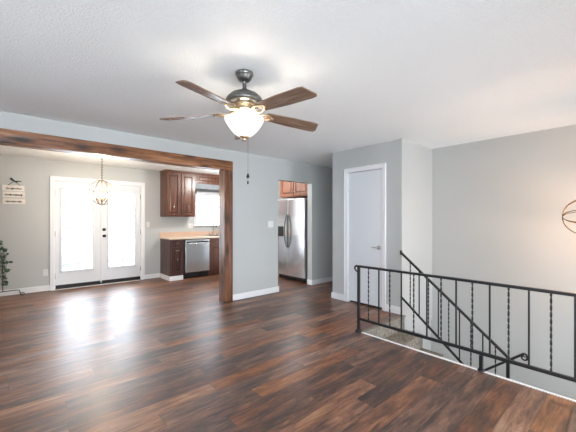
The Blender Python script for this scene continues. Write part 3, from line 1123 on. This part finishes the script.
SY2 = 4.0 + 0.02
e = thing('lower_handrail', (XN, SY2, -1.2), 'black iron rail with a small scroll end descending left below the guard railing', 'railing')
zl = lambda x: -0.105 - SL * (-0.81 - x)
t = MB()
t.tube([(-2.0, SY2, zl(-2.0)), (XN - .1, SY2, zl(XN - .1)), (-0.83, SY2, zl(-0.83)), (-0.805, SY2, -0.100)], 0.016, sq=True, flat=0.7)
t.build('handrail', M['iron'], e, 0.003)
k = MB()
pts = [(-0.805, SY2, -0.10), (-0.788, SY2, -0.108), (-0.778, SY2, -0.13)]
for q in range(14):
    th = q / 13 * 1.9 * PI
    r_ = 0.028 - 0.016 * q / 13
    pts.append((-0.807 + r_ * math.cos(-th), SY2, -0.145 + r_ * math.sin(-th)))
k.tube(pts, [0.011] * 3 + [0.010 - 0.0003 * q for q in range(14)], 8)
part_label(k.build('scroll', M['iron'], e), 'rolled scroll end')
MB().box(-1.86, -1.83, SY2 - .015, SY2 + .015, -1.955, zl(-1.85)).build('newel', M['iron'], e)

# ------------------------------------------------------------------ ceiling fan
FX, FYc = -2.005, 1.320
e = thing('ceiling_fan', (FX, FYc, H), 'pewter ceiling fan with five walnut blades and a lit frosted bowl', 'ceiling fan')
m = MB()
m.lathe([(0.068, 2.429), (0.069, 2.416), (0.064, 2.408), (0.060, 2.404), (0.056, 2.390), (0.048, 2.378), (0.042, 2.370), (0.030, 2.366), (0.018, 2.362)], (FX, FYc, 0), 32)
m.build('canopy', M['pewter'], e)
m = MB()
m.lathe([(0.020, 2.364), (0.015, 2.355), (0.014, 2.315), (0.024, 2.302), (0.030, 2.288), (0.045, 2.268)], (FX, FYc, 0), 20)
m.build('downrod', M['pewter'], e)
m = MB()
m.lathe([(0.03, 2.284), (0.07, 2.279), (0.105, 2.262), (0.132, 2.236), (0.145, 2.210), (0.140, 2.197), (0.118, 2.186), (0.10, 2.18)], (FX, FYc, 0), 48)
m.build('motor_housing', M['pewter'], e)
m = MB()
m.lathe([(0.10, 2.182), (0.096, 2.165), (0.082, 2.158), (0.080, 2.150), (0.092, 2.142), (0.092, 2.135), (0.06, 2.128), (0.058, 2.120)], (FX, FYc, 0), 40)
m.build('flywheel', M['nickel'], e)
m = MB()
m.lathe([(0.058, 2.13), (0.052, 2.12), (0.030, 2.10), (0.022, 2.08), (0.0, 2.075)], (FX, FYc, 0), 40)
m.build('light_fitter', M['nickel'], e)
m = MB()
m.lathe([(0.142, 2.078), (0.150, 2.076), (0.148, 2.064), (0.138, 2.044), (0.118, 2.012), (0.090, 1.978), (0.062, 1.953), (0.034, 1.941), (0.0, 1.938), (0.034, 1.945), (0.060, 1.957), (0.087, 1.982), (0.113, 2.016), (0.132, 2.047), (0.142, 2.078)], (FX, FYc, 0), 48)
part_label(m.build('glass_bowl', M['bowl'], e), 'glowing frosted glass bowl')
m = MB()
m.lathe([(0.0, 1.958), (0.034, 1.948), (0.040, 1.940), (0.028, 1.930), (0.014, 1.926), (0.018, 1.918), (0.012, 1.910), (0, 1.906)], (FX, FYc, 0), 20)
m.build('finial', M['nickel'], e)
FR = 0.675
for k in range(5):
    phi = math.radians(172.3 + 72 * k) + YAW
    R_ = Matrix.Translation((FX, FYc, 2.132)) @ Matrix.Rotation(phi, 4, 'Z')
    pit = Matrix.Rotation(math.radians(-13), 4, 'X') if True else None
    # local: +X outward, +Y CCW
    droop = Matrix.Rotation(math.radians(2.6), 4, 'Y')
    T_ = R_ @ droop @ pit
    b = MB()
    out = [(0.175, -0.046), (0.19, -0.052), (0.40, -0.066), (0.60, -0.068), (FR - 0.035, -0.060), (FR, 0.040), (FR - 0.012, 0.060), (FR - 0.05, 0.067), (0.40, 0.066), (0.19, 0.052), (0.175, 0.046)]
    n = len(out)
    org = Vector((FX, FYc, 2.152))
    vs = [T_ @ Vector((x, y, z)) for z in (-0.004, 0.004) for (x, y) in out]
    # build blade with its own local frame so that the grain runs along it
    me_v = [Vector((x, y, z)) for z in (-0.004, 0.004) for (x, y) in out]
    b.add(me_v, [tuple(range(n))[::-1], tuple(range(n, 2 * n))] + [(q, (q + 1) % n, n + (q + 1) % n, n + q) for q in range(n)])
    me = D.meshes.new('blade')
    me.from_pydata([tuple(v) for v in b.v], [], b.f)
    me.materials.append(M['blade'])
    bo = D.objects.new('blade', me)
    COL.objects.link(bo)
    bo.parent = e
    bo.matrix_local = Matrix.Translation((-FX, -FYc, -H)) @ T_
    md = bo.modifiers.new('bevel', 'BEVEL')
    md.width = 0.002
    md.segments = 1
    # bracket in same local frame, child of the blade
    r = MB()
    for s in (-1, 1):
        r.tube([(0.085, s * 0.012, 0.004), (0.115, s * 0.018, -0.012), (0.145, s * 0.036, -0.016), (0.175, s * 0.040, -0.011), (0.205, s * 0.026, -0.009), (0.235, s * 0.006, -0.008)], [0.009, 0.009, 0.008, 0.008, 0.007, 0.006], 8)
    r.tube([(0.08, 0, 0.004), (0.12, 0, -0.008), (0.15, 0, -0.012)], [0.012, 0.009, 0.005], 8)
    r.lathe([(0.012, -0.014), (0.012, -0.006)], (0.235, 0, 0), 10)
    me = D.meshes.new('blade_bracket')
    me.from_pydata([tuple(v) for v in r.v], [], r.f)
    me.materials.append(M['nickel'])
    for pl in me.polygons:
        pl.use_smooth = True
    br = D.objects.new('blade_bracket', me)
    COL.objects.link(br)
    br.parent = bo
m = MB()
cx, cy = FX + 0.022, FYc + 0.018
m.tube([(cx, cy, 1.962), (cx, cy, 1.66)], 0.0011, 5)
for q in range(24):
    z = 1.955 - q * 0.0125
    m.lathe([(0, z - .0022), (0.0022, z), (0, z + .0022)], (cx, cy, 0), 6)
pc = m.build('pull_chain', M['pewter'], e)
m = MB()
m.lathe([(0, 1.665), (0.006, 1.655), (0.012, 1.638), (0.010, 1.628), (0, 1.622)], (cx, cy, 0), 12)
m.tube([(cx, cy, 1.622), (cx, cy, 1.60)], 0.001, 4)
m.lathe([(0, 1.604), (0.006, 1.598), (0.005, 1.580), (0, 1.578)], (cx, cy, 0), 10)
part_label(m.build('chain_fob', M['black'], pc), 'black drop fob')
FAN_LAMP = point_light('fan_bulb', (FX, FYc, 2.015), 3.4, (1.0, 0.88, 0.72), 0.07)

# ------------------------------------------------------------------ dining pendant
CX_, CY_, CZ_, CR = -5.90, 1.083, 1.765, 0.200
e = thing('globe_chandelier', (CX_, CY_, H), 'round brass globe chandelier with lit candle bulbs before the double doors', 'chandelier')


def ring(mb, c, r, nrm, tr, n=48, flat=None):
    nrm = Vector(nrm).normalized()
    a = nrm.orthogonal().normalized()
    b = nrm.cross(a)
    mb.tube([Vector(c) + a * (r * math.cos(2 * PI * q / n)) + b * (r * math.sin(2 * PI * q / n)) for q in range(n)], tr, 6, closed=True)


for nv in ((1, 0.35, 0), (-0.35, 1, 0), (0.75, 1, 0.0)):
    m = MB()
    ring(m, (CX_, CY_, CZ_), CR, nv, 0.0055)
    m.build('globe_ring', M['brass'], e)
m = MB()
ring(m, (CX_, CY_, CZ_ - 0.01), CR + 0.018, (0, 0, 1), 0.005)
m.build('globe_band', M['brass'], e)
m = MB()
m.lathe([(0.06, H - .001), (0.062, H - .012), (0.02, H - .03), (0.008, H - .04)], (CX_, CY_, 0), 20)
m.build('canopy', M['brass'], e)
m = MB()
m.tube([(CX_, CY_, H - .03), (CX_, CY_, CZ_ + CR - 0.02)], 0.004, 6)
for q in range(int((H - .04 - CZ_ - CR) / 0.022)):
    z = H - .05 - q * 0.022
    ring(m, (CX_, CY_, z), 0.010, (1, 0, 0) if q % 2 else (0, 1, 0), 0.0028, 10)
m.build('chain', M['brass'], e)
m = MB()
m.lathe([(0, CZ_ + CR), (0.010, CZ_ + CR - .01), (0.006, CZ_ + CR - .04), (0.006, CZ_ - 0.10), (0.016, CZ_ - 0.115), (0.02, CZ_ - 0.14), (0.008, CZ_ - 0.16), (0.010, CZ_ - CR), (0, CZ_ - CR - 0.02)], (CX_, CY_, 0), 14)
m.build('stem', M['brass'], e)
for q in range(5):
    a = 2 * PI * q / 5 + 0.3
    px, py = CX_ + 0.10 * math.cos(a), CY_ + 0.10 * math.sin(a)
    m = MB()
    m.tube([(CX_ + .01 * math.cos(a), CY_ + .01 * math.sin(a), CZ_ - 0.13), (CX_ + .05 * math.cos(a), CY_ + .05 * math.sin(a), CZ_ - 0.145), (px, py, CZ_ - 0.11)], 0.004, 6)
    m.lathe([(0.016, CZ_ - .115), (0.016, CZ_ - .11), (0.009, CZ_ - .108), (0.009, CZ_ - .09)], (px, py, 0), 10)
    am = m.build('candle_arm', M['brass'], e)
    m = MB()
    m.lathe([(0.008, CZ_ - .09), (0.022, CZ_ - .065), (0.021, CZ_ - .045), (0.008, CZ_ - .012), (0, CZ_ - .002)], (px, py, 0), 12)
    part_label(m.build('bulb', M['bulb'], am), 'lit warm candle bulb')
point_light('chandelier_glow', (CX_, CY_, CZ_ + 0.03), 17, (1.0, 0.80, 0.58), 0.06)

# unseen kitchen lamp added for fill light (behind the wall above the counter aisle)
e = thing('added_ceiling_lamp', (-5.85, 3.6, H), 'unseen round flush ceiling lamp added to brighten the kitchen behind the wall', 'ceiling lamp')
MB().lathe([(0.15, H - .001), (0.155, H - .02), (0.14, H - .035)], (-5.85, 3.6, 0), 32).build('base', M['chrome'], e)
MB().lathe([(0.135, H - .036), (0.125, H - .06), (0.08, H - .085), (0, H - .095)], (-5.85, 3.6, 0), 32).build('lamp_shade', M['bowl'], e)
point_light('kitchen_fill_light', (-5.85, 3.6, H - 0.16), 22, (1.0, 0.97, 0.93), 0.1)  # fill light of the added kitchen lamp

# ------------------------------------------------------------------ stairwell orb pendant
OX, OY, OZ, OR = -0.313, 4.0, 1.335, 0.185
e = thing('orb_pendant', (OX, OY, H), 'large bronze wire orb pendant lamp over the stairwell at the right frame edge', 'pendant lamp')
rt = Vector((4.0, 0.313, 0.0)).normalized()   # the poles of the wire cage lie level, one on each side
fw_ = Vector((-rt.y, rt.x, 0))
for q in range(4):
    th = PI * q / 4 + 0.30 + (0.12 if q % 2 else 0)
    nrm = fw_ * math.cos(th) + Vector((0, 0, 1)) * math.sin(th) 
    m = MB()
    ring(m, (OX, OY, OZ), OR, nrm, 0.0042, 60)
    m.build('wire_ring', M['bronze'], e)
m = MB()
m.lathe([(0.06, H - .001), (0.062, H - .015), (0.02, H - .03)], (OX, OY, 0), 20)
m.build('canopy', M['bronze'], e)
m = MB()
m.tube([(OX, OY, H - .02), (OX, OY, OZ + 0.06)], 0.005, 6)
m.build('stem', M['bronze'], e)
m = MB()
m.lathe([(0.018, OZ + .07), (0.020, OZ + .03), (0.014, OZ + .03)], (OX, OY, 0), 12)
m.build('socket', M['bronze'], e)
m = MB()
m.lathe([(0.012, OZ + .03), (0.03, OZ - .005), (0.028, OZ - .03), (0.0, OZ - .05)], (OX, OY, 0), 16)
part_label(m.build('bulb', M['bulb'], e), 'lit warm bulb')
point_light('orb_glow', (OX, OY, OZ - 0.09), 12, (1.0, 0.60, 0.34), 0.03)

# ------------------------------------------------------------------ outdoors
tag(box(-90, -7.39, -60, 60, -1.7, -1.5).build('ground_outdoors', M['ground']), 'pale ground beyond the deck outside the glazed doors', 'ground', None, 'structure')
tag(box(-10.4, -7.385, -2.5, 6.5, -0.12, -0.03).build('deck', M['deck']), 'pale boarded deck outside the glazed double doors', 'deck')
e = thing('deck_railing', (-10.3, 2, -0.03), 'grey deck railing seen through the glass of the double doors', 'railing')
MB().box(-10.35, -10.25, -2.5, 6.5, 1.09, 1.13).build('top_rail', M['deckrail'], e)
MB().box(-10.32, -10.28, -2.5, 6.5, 0.08, 0.13).build('bottom_rail', M['deckrail'], e)
for y in (-1.74, 0.06, 1.86, 3.66, 5.46):
    MB().box(-10.34, -10.26, y - .04, y + .04, -0.03, 1.09).build('post', M['deckrail'], e)
pk = MB().box(-10.305, -10.295, -2.305, -2.295, 0.13, 1.09).build('baluster', M['deckrail'], e)
for k in range(1, 56):
    o = pk.copy()
    o.location = (0, 0.15 * k, 0)
    COL.objects.link(o)


def tree(x, y, h, seed, label):
    random.seed(seed)
    m = MB()

    def branch(p, d, ln, r, depth):
        pts = [p]
        rs = [r]
        for k in range(4):
            d = (d + Vector((random.uniform(-.18, .18), random.uniform(-.18, .18), random.uniform(-.05, .12)))).normalized()
            p = p + d * (ln / 4)
            pts.append(p)
            rs.append(r * (1 - 0.13 * (k + 1)))
        m.tube(pts, rs, 5 if depth < 2 else 3)
        if depth < 4:
            for q in range(5 if depth else 10):
                u = random.uniform(0.2 if not depth else 0.35, 1.0)
                pp = pts[min(4, int(u * 4) + 0)]
                a = random.uniform(0, 2 * PI)
                dd = (d * 0.6 + Vector((math.cos(a), math.sin(a), random.uniform(0.0, 0.6))) * 0.6).normalized()
                branch(pp, dd, ln * random.uniform(.45, .65), rs[2] * 0.5, depth + 1)
    branch(Vector((x, y, -1.55)), Vector((0, 0, 1)), h * 0.6, h * 0.0065, 0)
    tag(m.build('bare_tree', M['bark']), label, 'tree', 'bare trees beyond the deck')


tree_spots = [(-16.5, 1.5, 5.2), (-17.5, 4.1, 5.4), (-21.5, 1.9, 6), (-22.5, 5.6, 6), (-28, 3.4, 7), (-28, 8.2, 7), (-16.5, 8.0, 5), (-22.0, 10.2, 6), (-18.5, -2.0, 5), (-24, -2.5, 6)]
for k, (x, y, h) in enumerate(tree_spots):
    tree(x, y, h, 20 + k, 'bare leafless tree beyond the deck outside the glass')
